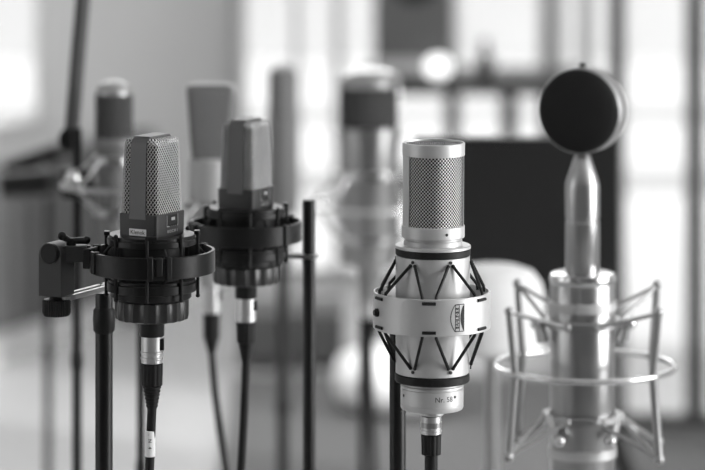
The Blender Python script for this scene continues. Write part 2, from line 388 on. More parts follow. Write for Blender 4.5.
# ------------------------------------------------------------------ charcoal side-address microphone (rectangular)
S1 = Y0/F
def make_square_mic(label, ref=336):
    o = thing('condenser_microphone', label, 'microphone', 152, ref, Y0, math.radians(-30), 'condenser microphones')
    ax, by = 21.4, 25.2
    secs = []
    for row, sc in ((213, 1.0), (196, .985), (178, .965), (160, .94), (148, .92), (142.5, .905), (139.7, .885), (137.9, .84), (137.1, .73)):
        secs.append(rrect(ax, by, 6, row, 4, sc))
    prof_ = [(213, 1.0), (196, .985), (178, .965), (160, .94), (148, .92), (142.5, .905), (139.7, .885), (137.9, .84)]
    def scale_at(row):
        for (r0_, s0_), (r1_, s1_) in zip(prof_, prof_[1:]):
            if r1_ <= row <= r0_: return s1_+(s0_-s1_)*(row-r1_)/(r0_-r1_)
        return prof_[-1][1] if row < 139 else 1.0
    base = [Vector(q[:2]) for q in rrect(ax, by, 6, 0, 6)]; base.append(base[0]); cum = [0]
    for p_, q_ in zip(base, base[1:]): cum.append(cum[-1]+(q_-p_).length)
    per = cum[-1]
    def on_outline(t):
        t %= per
        for i in range(len(base)-1):
            if t <= cum[i+1]: return base[i].lerp(base[i+1], (t-cum[i])/max(1e-9, cum[i+1]-cum[i]))
        return base[0]
    NW = 48; pitch = per/NW; slope = 1.25; q = MB(ref, S1)
    for fam in (1, -1):
        for k in range(NW):
            pts = []; n_ = 40
            for i in range(n_+1):
                row = 213-(213-138.4)*i/n_; t = k*pitch+fam*(213-row)*slope*.62
                p_ = on_outline(t)*scale_at(row); d_ = p_.normalized()*(.28*fam)
                pts.append((p_.x+d_.x, p_.y+d_.y, row))
            q.tube(pts, .36, 4, False)
    q.build('grille', WIRE, o, ang=180)
    MB(ref, S1).loft([[(x*.955, y*.955, r) for x, y, r in sc_] for sc_ in secs[:-4]]+[[(x*.955, y*.955, r+.6) for x, y, r in sc_] for sc_ in secs[-4:]]).build('inner_screen', CORE, o, ang=50)
    MB(ref, S1).loft([[(x*1.004, y*1.004, r) for x, y, r in sc_] for sc_ in secs[-4:]]).build('grille_cap', M414, o, ang=50)
    # flat band running up one narrow side, over the top and down the other
    path = [(-26.9, 216.5), (-26.2, 196), (-25.6, 178), (-25.0, 160), (-24.3, 147), (-23.9, 142), (-22.9, 138.7), (-20.3, 136.5), (-16, 135.7), (0, 134.9)]
    path = path+[(-a, b) for a, b in path[-2::-1]]
    q = MB(ref, S1); rows = []
    for i, (y, r) in enumerate(path):
        a = path[max(i-1, 0)]; c = path[min(i+1, len(path)-1)]; d = Vector((c[0]-a[0], c[1]-a[1])).normalized(); n = Vector((-d.y, d.x))
        if i < 1 or i > len(path)-2: n = Vector((1 if i == 0 else -1, 0))
        wd = 9.9-(214-r)/80*.8; th = 2.2
        inn = (y+(th if y < 0 else -th), r) if abs(y) > 20 else (y*.95, r+th)
        rows.append([(-wd, y, r), (wd, y, r), (wd, inn[0], inn[1]), (-wd, inn[0], inn[1])])
    q.loft(rows).build('band', STRAP, o, .0006)
    # raised plate on the very top
    MB(ref, S1).loft([rrect(10.2, 19, 2, 136.1), rrect(10.2, 19, 2, 135.0), rrect(9.6, 18.4, 2, 134.5)]).build('top_plate', STRAP, o)
    hb = MB(ref, S1).loft([rrect(21, 25, 3, 250), rrect(21.6, 25.5, 3, 247), rrect(22.3, 26.2, 3, 230), rrect(22.6, 26.5, 3, 213.5), rrect(22.6, 26.5, 3, 212), rrect(22.0, 25.9, 2.6, 211.2)]).build('housing', HOUSE, o, ang=30)
    MB(ref, S1).lathe([(21, 249.8), (22, 251), (22, 296), (12.6, 298), (12.4, 335), (11.8, 336)], 40).build('base_tube', BLACK, o)
    # sticker on the narrow side
    st = MB(ref, S1).box(.4, -26.5, 229.2, 20, .5, 6.8).build('sticker', WHITE, o, ); st['label'] = 'white name sticker'
    text_mesh('lettering', 'Klenok', .0046, INK, st, lambda u, v, d: (.0003+u*1.0, -26.8*S1-d, (ref-229.2)*S1+v*1.0), .0001)
    # badge with a dark window and small symbols on the wide side
    bd = MB(ref, S1).box(22.75, 2, 218.5, .9, 19, 10.6).build('switch_window', BLACKP, o, .0004)
    MB(ref, S1).box(23.2, 3, 217.2, .5, 6, 3).build('emblem', INKG, bd)
    for k in range(4): MB(ref, S1).lathe([(1.1, 222.6), (1.1, 224.6)], 10, cx=23.1, cy=-2.4+3.6*k).build('switch_dot', INK, bd)
    f = MB(ref, S1); f.box(22.95, 2, 224.4, .5, 20, .7); f.box(22.95, -8, 218.6, .5, .4, 11); f.box(22.95, 12, 218.6, .5, .4, 11); f.build('switch_frame', INKG, bd)
    for k, c in enumerate('0OCHI'):
        text_mesh('symbol', c, .0034, INKG, o, lambda u, v, d, k=k: (22.62*S1+d, (-5.4+4.2*k)*S1+u, (ref-229.6)*S1+v), .0001)
    return o
def make_ring_mount(label, ref=318):
    o = thing('shock_mount', label, 'shock mount', 152, ref, Y0, 0, 'black ring shock mounts')
    B = lambda: MB(ref, S1)
    q = B(); q.band(44.5+15.0, 63.2, 249.3, 271, 96, bev=.7)
    rg = q.build('outer_ring', BLACK, o)
    # pinched clasps on the outer ring
    for a in (.03, .32, 2.2, 3.6, 4.3):
        c = B(); c.box(62.2*math.sin(a), -62.2*math.cos(a), 260, 5.5, 7.6, 23.5, a); c.build('clasp', BLACKP, rg, .0006)
    for a in (.17,):
        c = B(); c.box(60.5*math.sin(a), -60.5*math.cos(a), 258, 7, 9, 18, a); c.build('elastic_lock', RUBBER, rg, .0008)
    for nm, z0, z1, ro in (('upper_ring', 233.5, 243.5, 45), ('lower_ring', 277.5, 290, 45)):
        q = B(); q.band(30, ro-1.5, z0, z1, 72); q.band(38, ro, z0+3.2, z1, 72, bev=.8); q.build(nm, BLACK, o)
    B().band(24, 33, 244, 300, 48, bev=1).build('inner_sleeve', RUBBER, o)
    B().band(33.2, 39.5, 288.6, 297.5, 48, bev=1).build('lower_lip', BLACKP, o)
    for k in range(8):
        a = -.05+k*PI/4; x, y = 46*math.sin(a), -46*math.cos(a)
        q = B(); q.tube([(x, y, 232.5), (x, y, 295)], 1.7, 10); q.ball(x, y, 232.5, 2.2, 12); q.ball(x, y, 295, 2.2, 12)
        q.build('post', BLACKP, o)
    for k in range(4):     # elastic loops between the rings
        a = .34+k*PI/2; x, y = math.sin(a), -math.cos(a)
        q = B(); q.tube([(43*x, 43*y, 244), (57*x, 57*y, 259), (59*x, 59*y, 263), (57*x, 57*y, 267), (43*x, 43*y, 277)], 1.8, 8); q.build('elastic', RUBBER, o)
        q = B(); a2 = a-.28; x2, y2 = math.sin(a2), -math.cos(a2); q.box(45*x2, 45*y2, 232.5, 10, 6, 4, a2); q.build('hook', BLACK, o, .0006)
    q = B(); q.lathe([(13.4, 299), (13.4, 318.8), (33, 319.2), (36.6, 317.7), (37.2, 314), (37.2, 301), (36.4, 299.2), (33, 298.6)], 288, closed=True, flute=20, fdepth=1.7)
    q.build('locking_nut', NUT, o, ang=25)
    # swivel block
    ang = math.radians(-25)
    def R(x, y): return (x*math.cos(ang)-y*math.sin(ang)-95.5, x*math.sin(ang)+y*math.cos(ang))
    out = [(-13, 295), (13, 295), (13, 254)]+[(13*math.cos(t), 254-13*math.sin(t)) for t in [PI*i/10 for i in range(1, 10)]]+[(-13, 254)]
    n = len(out); P = [(*R(x, -13.5), r) for x, r in out]+[(*R(x, 13.5), r) for x, r in out]
    sw = B().raw(P, [tuple(range(n)), tuple(range(2*n-1, n-1, -1))]+[(i, (i+1) % n, n+(i+1) % n, n+i) for i in range(n)]).build('swivel_block', HOUSE, o, .0006)
    # round screw cap on its front face
    cx, cy = R(0, -13.5); nx, ny = math.sin(ang), -math.cos(ang)
    q = B(); q.tube([(cx+nx*-1, cy+ny*-1, 251.5), (cx+nx*2, cy+ny*2, 251.5), (cx+nx*3.2, cy+ny*3.2, 251.5)], [10.5, 10.3, 9], 36); q.build('screw_cap', BLACK, sw)
    q = B(); kx, ky = R(0, 0)
    q.lathe([(7, 295), (7, 299)], 24, kx, ky); q.lathe([(13, 299), (14.2, 300.5), (14.2, 313), (12.5, 315.5)], 96, kx, ky, flute=32, fdepth=.8); q.build('thumb_screw', BLACKP, sw)
    # wing nut
    q = B(); q.tube([(kx+6, ky-6, 235.5), (kx+14, ky-4, 240), (kx+31, ky, 240.5)], [3.6, 2.8, 3.6], 12); q.ball(kx+6, ky-6, 235, 4.6, 12); q.ball(kx+30, ky, 240, 4.2, 12); q.lathe([(5, 238), (5, 246)], 16, kx+15, ky-2); q.build('wing_nut', BLACK, sw, ang=60)
    q = B(); q.box(-76, -2, 253, 22, 15, 16.5, 0); q.build('arm', HOUSE, o, .0008)
    q = B(); q.box(-62.5, -5, 257, 8, 17, 20, -.25); q.box(-54, -28, 259, 6, 9, 22, -.9); q.box(-64.5, 2, 251, 6, 11, 11); q.build('ring_clamp', BLACKP, o, .0008)
    # flat slotted bar running back to the stand
    ax_, ay_, bx_, by_ = -88, 4, -50, 80; d = Vector((bx_-ax_, by_-ay_)).normalized(); nn = Vector((-d.y, d.x)); a_ = math.atan2(d.y, d.x)
    q = B()
    for sgn in (-1, 1): q.box((ax_+bx_)/2+nn.x*5.2*sgn, (ay_+by_)/2+nn.y*5.2*sgn, 298.3, (Vector((bx_, by_))-Vector((ax_, ay_))).length, 5, 5, a_)
    q.box(ax_, ay_, 298.3, 16, 15.4, 5, a_); q.box(bx_, by_, 298.3, 18, 15.4, 5, a_)
    q.build('bracket_bar', BARMET, o, .0005)
    return o

m1 = make_square_mic('charcoal box-shaped microphone with wire grille and white name sticker, sharp, foremost at left')
sm1 = make_ring_mount('black ring shock mount holding the sharp charcoal microphone with the white sticker')
c1 = cable(150.5, Y0, (335.5, 363, 386, 408), 4.6, 'black cable with white wrapped label under the sharp charcoal microphone', drift=-2.6, whitelabel=True)
c1.location.x = m1.location.x
stand(104, Y0+80*S1, 292.6-.0, 8.8, 'black stand pole beside the sharp charcoal microphone, far left foreground', collar=Z_(320, Y0+80*S1)+.0, rot=.9)
# second one, further back
Y2 = 3.07
def place(o, px, py, Y, rz=None):
    o.location = (X_(px, Y), Y, Z_(py, Y))
    if rz is not None: o.rotation_euler = (0, 0, rz)
top2 = Z_(117.2, Y2)      # height of its top
def shift_for(ref_row): return top2-(ref_row-133)*S1
m2 = copy_tree(m1); place(m2, 246, 0, Y2, math.radians(-26)); m2.location.z = shift_for(336)
m2['label'] = 'charcoal box-shaped microphone without sticker, slightly blurred, second from the left foreground'
for ch in kids(m2):
    if ch.name.startswith('sticker'):
        for g2 in kids(ch): bpy.data.objects.remove(g2)
        bpy.data.objects.remove(ch)
sm2 = copy_tree(sm1); place(sm2, 246, 0, Y2, math.radians(-80)); sm2.location.z = shift_for(318)
sm2['label'] = 'black ring shock mount around the second, slightly blurred charcoal microphone'
zc = shift_for(335.5)
row2 = (H-zc)*F/Y2+HOR
c2 = cable(246, Y2, (row2, row2+24, row2+45, row2+63), 4.2, 'black cable under the second charcoal microphone, bending left', drift=-5, s=Y2/F)
def stand_at(x, Y, ztop, r_m, label, **k):
    px = x*F/Y+352.5; return stand(px, Y, (H-ztop)*F/Y+HOR, r_m*F/Y, label, **k)
a = math.radians(-80); ex, ey = -50*S1, 80*S1
sx2, sy2 = sm2.location.x+ex*math.cos(a)-ey*math.sin(a), Y2+ex*math.sin(a)+ey*math.cos(a)
stand_at(sx2, sy2, sm2.location.z+(318-234)*S1, .0056, 'thin black stand pole right of the second charcoal microphone', rot=.2)

# ------------------------------------------------------------------ silver microphone in the middle
S3 = S1; REF3 = 415
m3 = thing('condenser_microphone', 'silver cylindrical microphone with wire mesh head, marked Nr. 58, sharp, in the middle', 'microphone', 431.9, REF3, Y0, 0, 'condenser microphones'); m3.rotation_euler.y = .0065
B3 = lambda: MB(REF3, S3)
q = B3(); q.lathe([(29.4, 148), (29.4, 229)], 72); q.build('mesh_cylinder', M3, m3)
q = B3(); q.lathe([(29.2, 148), (29.2, 144), (20, 143.6), (10, 143.4), (.01, 143.4)], 64); q.build('mesh_top', M3T, m3)
q = B3(); q.band(29.3, 31.3, 142.2, 155, 96, bev=.5); q.build('cap_ring', SILVERB, m3)
mid = math.radians(13); hw = math.radians(67)
for s_ in (1, -1):
    a0 = mid+hw if s_ == 1 else mid-PI+hw
    a1 = a0+PI-2*hw
    q = B3(); q.lathe([(29, 154), (29, 226), (30.6, 226), (30.6, 154)], 16, closed=True, a0=a0, a1=a1); q.build('side_bar', SILVERB, m3)
q = B3(); q.lathe([(28, 224.5), (31, 224.5), (31.6, 225.2), (31.6, 236), (31, 236.8), (28.6, 237), (28.4, 244)], 96); q.build('head_ring', SILVERB, m3)
q = B3(); q.lathe([(28.6, 239), (29.4, 239.6), (29.4, 244.2), (37, 244.4), (37.8, 245), (37.8, 247.4), (36.5, 247.6)], 96); q.build('body_collar', SILVERB, m3)
q = B3(); q.band(35, 37.6, 247.4, 254.6, 96, bev=.9); q.build('black_band', RUBBER, m3)
q = B3(); q.lathe([(36, 254.4), (37.2, 255), (37.2, 300), (36.8, 340), (36.6, 371.8), (35.6, 372.4)], 96); q.build('body', SILVERB, m3)
q = B3(); q.band(33, 37.5, 372.2, 381, 96, bev=1.4); q.build('black_band', RUBBER, m3)
q = B3(); q.lathe([(30, 379), (30.4, 380.6), (30.4, 383.6), (31.2, 384.2), (31.5, 385), (31.5, 386), (30.8, 386.4), (30.8, 387.2), (31.5, 387.6), (31.5, 402.4), (31.2, 402.7), (31.5, 403), (31.5, 406.2), (30.6, 408.0), (29.8, 408.4), (29.6, 408.5), (12, 408.6), (12, 414), (11, 415)], 96); q.build('base_ring', SILVERB, m3)
for a_, r_, z_, nm in ((.42, 31.7, 231, 'grub_screw'), (.78, 31.6, 392.8, 'grub_screw'), (-1.13, 31.6, 393.2, 'grub_screw')):
    q = B3(); x, y = math.sin(a_), -math.cos(a_); q.tube([(x*(r_-1), y*(r_-1), z_), (x*(r_+.15), y*(r_+.15), z_)], 1.5, 12); q.build(nm, INK, m3)
def wrap(radius_px, a0, row, ref, rot90=False):
    def f(u, v, d):
        if rot90: u, v = -v, u
        r = radius_px*S3; a = a0+u/r
        return ((r+d)*math.sin(a), -(r+d)*math.cos(a), (ref-row)*S3+v)
    return f
text_mesh('lettering', 'Nr. 58', .0057, INK, m3, wrap(31.55, math.asin(11.6/31.6), 394.6, REF3), .00008)
# shock mount of it
REFR = 337
s3 = thing('shock_mount', 'silver band shock mount with black zigzag cords around the middle silver microphone', 'shock mount', 431.8, REFR, Y0, 0)
BR = lambda: MB(REFR, S3)
RR = 58.6
ring = BR().band(RR-2.0, RR, 290.6, 327.2, 128, bev=.5).build('ring', SILVERB, s3)
dxm = 1.4
slots = [math.radians(-4+60*k) for k in range(6)]; pegs = [math.radians(26+60*k) for k in range(6)]
for a in slots:
    for zz in (294.6, 323.2):
        q = BR(); q.tube([((RR+.5)*math.sin(a+t), -(RR+.5)*math.cos(a+t), zz) for t in (-.115, -.05, .05, .115)], 1.6, 8); q.build('cord_slot', RUBBER, ring)
for a in pegs:
    for zp, zr in ((261.5, 293.4), (362.8, 324.6)):
        for sg in (-1, 1):
            aa = a+sg*.07; ab = a+sg*(math.radians(30)-.125)
            p_ = (dxm+38.0*math.sin(aa), -38.0*math.cos(aa), zp)
            m_ = ((RR-3.2)*math.sin(ab), -(RR-3.2)*math.cos(ab), zr+(-4.5 if zp < 300 else 4.5))
            e_ = ((RR-2.6)*math.sin(ab), -(RR-2.6)*math.cos(ab), zr+(1 if zp < 300 else -1))
            q = BR(); q.tube([p_, m_, e_], 1.6, 8); q.ball(p_[0], p_[1], zp, 1.9, 10); q.build('cord', RUBBER, s3)
    for zz in (258.0, 366.8):
        q = BR(); x, y = math.sin(a), -math.cos(a); q.tube([(dxm+x*36.9, y*36.9, zz), (dxm+x*38.1, y*38.1, zz)], 1.7, 12); q.build('peg_screw', INK, s3)
a = math.radians(-68)
q = BR(); x, y = math.sin(a), -math.cos(a); q.tube([(x*58, y*58, 309), (x*60.6, y*60.6, 309)], 4.2, 20); q.tube([(x*60.6, y*60.6, 309), (x*62.6, y*62.6, 309)], [3.2, 2.8], 16); q.build('side_screw', BLACKP, s3)
# crest printed on the band
lg = bpy.data.objects.new('emblem', None)
LA = math.asin((456.9-431.8)/58.6)
def crest():
    # units: rows/pixels around (458.2, 317.5); polygons as (u right, v up)
    S = []
    def line(pts, wd):
        fine = []
        for (x0, y0), (x1, y1) in zip(pts, pts[1:]):
            m_ = max(1, int(abs(x1-x0)/1.2)); fine += [((x0+(x1-x0)*j/m_, y0+(y1-y0)*j/m_), (x0+(x1-x0)*(j+1)/m_, y0+(y1-y0)*(j+1)/m_)) for j in range(m_)]
        for (x0, y0), (x1, y1) in fine:
            d = Vector((x1-x0, y1-y0)).normalized(); n = Vector((-d.y, d.x))*wd/2; e = d*wd*.3
            S.append([(x0+n.x-e.x, y0+n.y-e.y), (x1+n.x+e.x, y1+n.y+e.y), (x1-n.x+e.x, y1-n.y+e.y), (x0-n.x-e.x, y0-n.y-e.y)])
    cx = 10.5
    arc = []
    for i in range(13):
        t = -1+2*i/12; arc.append((-7.6+4.2*t*t, 13.2*t))
    line(arc, .75); line([(-3.4, 13.2), (5.6, 13.4), (5.4, -13.2), (-3.4, -13.2)], .75)
    line([(-3.0, 13), (-3.0, -13)], .6); line([(.9, 13), (.9, -13)], .6)
    for i in range(8): line([(-3, -13+26*i/7), (.9, -13+26*i/7)], .7)
    sick = []
    for i in range(12):
        t0 = -1+2*i/12; t1 = -1+2*(i+1)/12
        f0, f1 = 1.9+2.7*t0*t0, 1.9+2.7*t1*t1
        S.append([(f0, 12*t0), ((f0+5.4)/2, 12*t0), ((f1+5.4)/2, 12*t1), (f1, 12*t1)]); S.append([((f0+5.4)/2, 12*t0), (5.4, 12*t0), (5.4, 12*t1), ((f1+5.4)/2, 12*t1)])
    return S
me = MB(REFR, S3)
for poly in crest():
    pts = []
    for (u, v) in poly:
        an = LA+u/(RR*math.cos(LA)*1.0)*1.0; pts.append(((RR+.16)*math.sin(an), -(RR+.16)*math.cos(an), 309.4-v))
    me.raw(pts, [tuple(range(4))])
em = me.build('emblem', INK, ring); 
text_mesh('lettering', 'BRAUNER', .0040, INK, ring, lambda u, v, d: ((RR+.15)*S3*math.sin(LA+(-1.05*S3-v)/(RR*S3*math.cos(LA))), -((RR+.15)*S3+d)*math.cos(LA+(-1.05*S3-v)/(RR*S3*math.cos(LA))), (REFR-309.4)*S3+u*.95), .00005)
# arm to its stand at the back
q = BR(); q.box(-14, 68, 309, 12, 22, 14, .5); q.box(-30, 82, 309, 26, 12, 12, .25); q.build('rear_swivel', BLACKP, s3, .0008)
c3 = cable(431.2, Y0, (415.4, 434, 455, 456.5), 6.6, 'black cable plugged into the silver microphone in the middle', drift=0, kind='band', r0=10.1)
stand(397.6, Y0+.068, 303, 8.2, 'black stand pole directly behind the middle silver microphone', rot=.5)

# ------------------------------------------------------------------ round-headed microphone at the right
YD_ = 3.22; SD = YD_/F; RD = 474
md = thing('condenser_microphone', 'chrome microphone with round black disc head on a slim neck, right, blurred', 'microphone', 582.5, RD, YD_, 0, 'condenser microphones')
BD = lambda: MB(RD, SD)
hr = math.radians(-22)
hd = bpy.data.objects.new('disc_head', None)
def disc(profile, name, m, n=72, parent=md):
    """lathe about a horizontal axis pointing at the camera and a little to the left; profile (radius, depth towards the camera)"""
    q = BD(); rings = []
    ax = Vector((math.sin(hr), -math.cos(hr), 0)); sd = Vector((math.cos(hr), math.sin(hr), 0))
    for (r, d) in profile:
        rings.append([q.p(*(Vector((0, 0, 110))+ax*d+sd*(r*math.cos(2*PI*k/n))+Vector((0, 0, 1))*(r*math.sin(2*PI*k/n)))) for k in range(n)])
    for A, C in zip(rings, rings[1:]):
        for k in range(n): q.f.append((A[k], A[(k+1) % n], C[(k+1) % n], C[k]))
    q.f.append(tuple(rings[0][::-1])); q.f.append(tuple(rings[-1]))
    return q.build(name, m, parent, ang=45)
disc([(42, 12), (43, 10.5), (43.4, -12), (42, -14)], 'rim', mat('dull_nickel', .35, .5, .8))
disc([(41.8, 12), (41.2, 14), (37, 16.5), (28, 19), (15, 20.5), (3, 21.4), (.5, 21.5)], 'front_mesh', MD)
disc([(41.8, -14), (41, -15.5), (37, -17), (28, -19), (15, -20.5), (3, -21.4), (.5, -21.5)], 'rear_mesh', MD)
q = BD(); q.lathe([(3, 67.5), (3.4, 66.6), (3.4, 64), (2, 62.8)], 16); q.build('top_screw', BLACKP, md)
q = BD(); q.lathe([(4.5, 152), (5.5, 153), (8, 156), (16.5, 182), (17, 185), (17, 217), (16.2, 218), (16.2, 221), (17, 222), (17, 272), (16, 274)], 48); q.build('neck', CHROMED, md)
q = BD(); q.lathe([(16, 272), (29, 272), (32.4, 273.6), (33, 277), (33, 281), (32, 282.5)], 64); q.build('shoulder', CHROME, md)
q = BD(); q.lathe([(31.6, 282), (32.4, 284), (32.4, 470), (31, 474)], 64); q.build('body', CHROMED, md)
for z_ in (300, 446):
    q = BD(); q.band(32.4, 34, z_, z_+10, 64, bev=.6); q.build('trim_ring', SILVERB, md)
ds = thing('shock_mount', 'large steel spider shock mount around the right-hand disc-headed microphone', 'shock mount', 585, 367, YD_, 0)
BS = lambda: MB(367, SD)
q = BS(); q.tube([(89*math.sin(2*PI*k/64), -89*math.cos(2*PI*k/64), 366) for k in range(65)], 3.2, 12, False); q.build('ring', CHROME, ds)
for zc_ in (322, 416):
    q = BS(); q.band(34.4, 38.5, zc_-4, zc_+4, 48, cx=-2.5, bev=1); q.build('collar', CHROMED, ds)
for k, (az, ztop, zbot) in enumerate(((46, 302, 446), (125, 293, 452), (223, 294, 452), (304, 303, 446))):
    a = math.radians(az); x, y = math.sin(a), -math.cos(a)
    q = BS(); q.tube([(94*x, 94*y, ztop), (87*x, 87*y, 366), (95*x, 95*y, zbot)], 4.0, 10); q.ball(94*x, 94*y, ztop, 5, 12); q.ball(95*x, 95*y, zbot, 5.4, 12)
    arm = q.build('arm', STEEL, ds, ang=60)
    for sg in (-1, 1):
        ab = a+sg*.5
        for (za, zb) in ((ztop+1, 322), (zbot-1, 416)):
            q = BS(); q.tube([(93*x, 93*y, za), (-2.5+38*math.sin(ab), -38*math.cos(ab), zb)], 2.0, 8); q.ball(-2.5+38*math.sin(ab), -38*math.cos(ab), zb, 4.4, 10); q.build('cord', STEEL, arm, ang=60)
for sg in (-1, 1):
    q = BS(); q.tube([(-2.5+44*sg, -8, 325), (-2.5+40*sg, -4, 340)], [5, 6.5], 12); q.ball(-2.5+47*sg, -10, 322, 6, 12); q.build('tension_knob', CHROME, ds)
    q = BS(); q.tube([(-2.5+34*sg, -14, 414), (-2.5+27*sg, -34, 432)], 5, 12); q.ball(-2.5+25*sg, -37, 434, 6.2, 12); q.build('tension_knob', CHROME, ds)
q = BS(); q.box(-2, 104, 366, 12, 34, 14); q.build('rear_bracket', BLACKP, ds, .001)
stand(583, YD_+.112, 362, 8, 'black stand pole hidden behind the chrome body of the disc-headed microphone', rot=.5)

# ------------------------------------------------------------------ blurred microphones behind
def mic_thing(label, px, ref, Y): return thing('condenser_microphone', label, 'microphone', px, ref, Y, 0, 'condenser microphones')
def spider(label, px, row, Y, rr, rb, h=30, m=CHROMED, n=6):
    s = Y/F; o = thing('shock_mount', label, 'shock mount', px, row, Y, 0, 'spider shock mounts')
    q = MB(row, s); q.tube([(rr*math.sin(2*PI*k/48), -rr*math.cos(2*PI*k/48), row) for k in range(49)], 2.6, 10, False); q.build('ring', m, o)
    for hh in (-h, h): MB(row, s).band(rb+.4, rb+3, row+hh-4, row+hh+4, 36).build('collar', m, o)
    for k in range(n):
        a = 2*PI*(k+.35)/n; x, y = math.sin(a), -math.cos(a)
        q = MB(row, s); q.tube([((rb+2)*x, (rb+2)*y, row-h), (rr*x, rr*y, row), ((rb+2)*x, (rb+2)*y, row+h)], 1.8, 8); q.ball(rr*x, rr*y, row, 3.6, 10); q.build('arm', m, o, ang=60)
    return o
# A: pill-headed one at far left
YA = 3.75; o = mic_thing('slim microphone with rounded dark grille, far left, blurred behind the stickered one', 114, 292, YA); s = YA/F
q = MB(292, s); q.lathe([(19, 138), (19, 97), (17.5, 90), (14, 85), (8, 82), (.1, 81)], 40); q.build('grille', MDARK, o)
q = MB(292, s); q.lathe([(18.6, 96), (17.8, 90), (14.2, 84.6), (8, 81.4), (.1, 80.3)], 40); q.build('grille_cap', CHROMED, o)
q = MB(292, s); q.lathe([(19, 137), (20, 138), (20, 146), (19, 147), (18, 150), (15.5, 230), (14.5, 260), (8, 262), (8, 292)], 40); q.build('body', GREYD, o)
sa = spider('grey spider shock mount around the far left blurred microphone', 114, 185, YA, 52, 18.2, 26)
MB(185, YA/F).ball(-38, -38, 174, 8.5).build('tension_knob', CHROME, sa)  # chrome ball added to produce a bright highlight spot
# B: wedge-headed one
YB = 3.6; s = YB/F; o = mic_thing('pale silver microphone with wedge-shaped head, blurred behind the second charcoal one', 210.5, 286, YB)
q = MB(286, s); q.loft([rrect(18, 15, 6, 158), rrect(20, 14, 6, 140), rrect(22.5, 12, 5, 105), rrect(23.8, 10, 5, 92), rrect(23, 8, 4, 86.5), rrect(19, 4, 3, 84.5)]); q.build('grille', MPALE, o, ang=60)
q = MB(286, s); q.loft([rrect(23.8, 6, 5, 96), rrect(25, 6.5, 5, 90), rrect(23.6, 5, 4, 85), rrect(18, 3, 3, 83)]); q.build('head_frame', SILVER, o, ang=60)
q = MB(286, s); q.lathe([(18.5, 157), (21.5, 160), (21.5, 220), (20, 262), (12, 266), (10, 286)], 48); q.build('body', GREYM, o)
spider('grey spider shock mount around the blurred wedge-headed microphone', 210.5, 226, YB, 46, 21.8, 22)
cable(213.5, YB, (286, 313, 340, 352), 3.6, 'blurred black cable hanging below the wedge-headed microphone', drift=14).location.x = X_(211.5, YB)
# C: big chrome one
YC = 4.7; s = YC/F; o = mic_thing('big chrome-topped microphone, strongly blurred, left behind the middle silver one', 369, 300, YC)
q = MB(300, s); q.lathe([(30, 128), (30, 84), (24, 78), (.1, 76)], 48); q.build('grille', MDARK, o)
q = MB(300, s); q.lathe([(31, 86), (32.5, 84), (31, 77), (25, 71), (14, 68.4), (.1, 67.8)], 48); q.build('dome', CHROMED, o)
for k in range(4):
    a = (1.4, 1.75, -1.4, -1.75)[k]; q = MB(300, s); q.tube([(30*math.sin(a), -30*math.cos(a), 85), (30*math.sin(a), -30*math.cos(a), 130)], 2.2, 8); q.build('head_bar', CHROME, o)
q = MB(300, s); q.lathe([(29, 126), (33, 127), (33, 139), (31, 140), (31, 255), (28, 262), (12, 266), (11, 300)], 48); q.build('body', CHROMED, o)
spider('chrome spider shock mount around the big blurred chrome microphone', 369, 205, YC, 58, 31.3, 32, CHROME)
cable(367, YC, (299.5, 318, 332, 342), 3.8, 'blurred black cable hanging below the big chrome microphone', drift=5, s=YC/F).location.x = X_(369, YC)
# E: grey one in front of the window
YE = 5.2; s = YE/F; o = mic_thing('plain grey microphone blurred against the bright window, upper middle', 283, 240, YE)
q = MB(240, s); q.lathe([(15, 118), (15, 76), (13, 69), (7, 65.5), (.1, 65)], 36); q.build('grille', GREYD, o)
q = MB(240, s); q.lathe([(15, 117), (16, 119), (16, 205), (13, 214), (6, 216), (6, 240)], 36); q.build('body', GREYD, o)
stand(283, YE, 240, 6, 'distant blurred stand pole under the plain grey microphone', rot=.3)
# stands of A, B and C, behind their mics, with short arms
for px, Y, row, rr, lab in ((77, YA+.02, 128, 5.0, 'thin black stand pole far left, behind the swivel block'), (141, YB+.03, 228, 4.2, 'thin black stand pole seen behind the labelled cable'), (363, YC+.12, 205, 4.5, 'blurred stand pole behind the big chrome microphone')):
    st = stand(px, Y, row, rr, lab, rot=.7)
def reach(st_px, st_Y, row_z, tgt_px, tgt_Y, rr, label):
    z = row_z; ax = Vector((X_(st_px, st_Y), st_Y, z)); bb = Vector((X_(tgt_px, tgt_Y), tgt_Y, z))
    d = (bb-ax); L = d.length-rr; d.normalize(); o = bpy.data.objects.new('stand_arm', None); COL.objects.link(o); o.location = ax; tag(o, label, 'stand arm', 'short stand arms')
    MB(0, 1).tube([(-d.x*.02, -d.y*.02, 0), (d.x*L, d.y*L, 0)], .006, 10).build('rod', BLACK, o)
    MB(0, 1).lathe([(.016, -.016), (.018, -.012), (.018, .012), (.016, .016)], 16).build('clamp', BLACKP, o)
reach(77, YA+.02, Z_(185, YA), 114, YA, 50*YA/F, 'short black arm holding the far left blurred shock mount')
reach(141, YB+.03, Z_(226, YB)-.0, 210.5, YB, 44*YB/F, 'short black arm holding the blurred wedge-headed microphone')
# leaning boom pole at the upper left with a dark clamp and a lying microphone
YBm = 3.80; s = YBm/F
o = bpy.data.objects.new('boom_arm', None); COL.objects.link(o); o.location = (X_(71, YBm), YBm, Z_(140, YBm)); tag(o, 'dark leaning boom pole rising out of the top left', 'boom arm')
MB(0, s).tube([(0, 0, 0), (16, 0, -190), (24, 0, -290)], 7.6, 16).build('pole', GREYC, o)
MB(0, s).tube([(-1, -9, -2), (-1, 9, -2)], 11, 20).build('clamp', BLACKP, o)
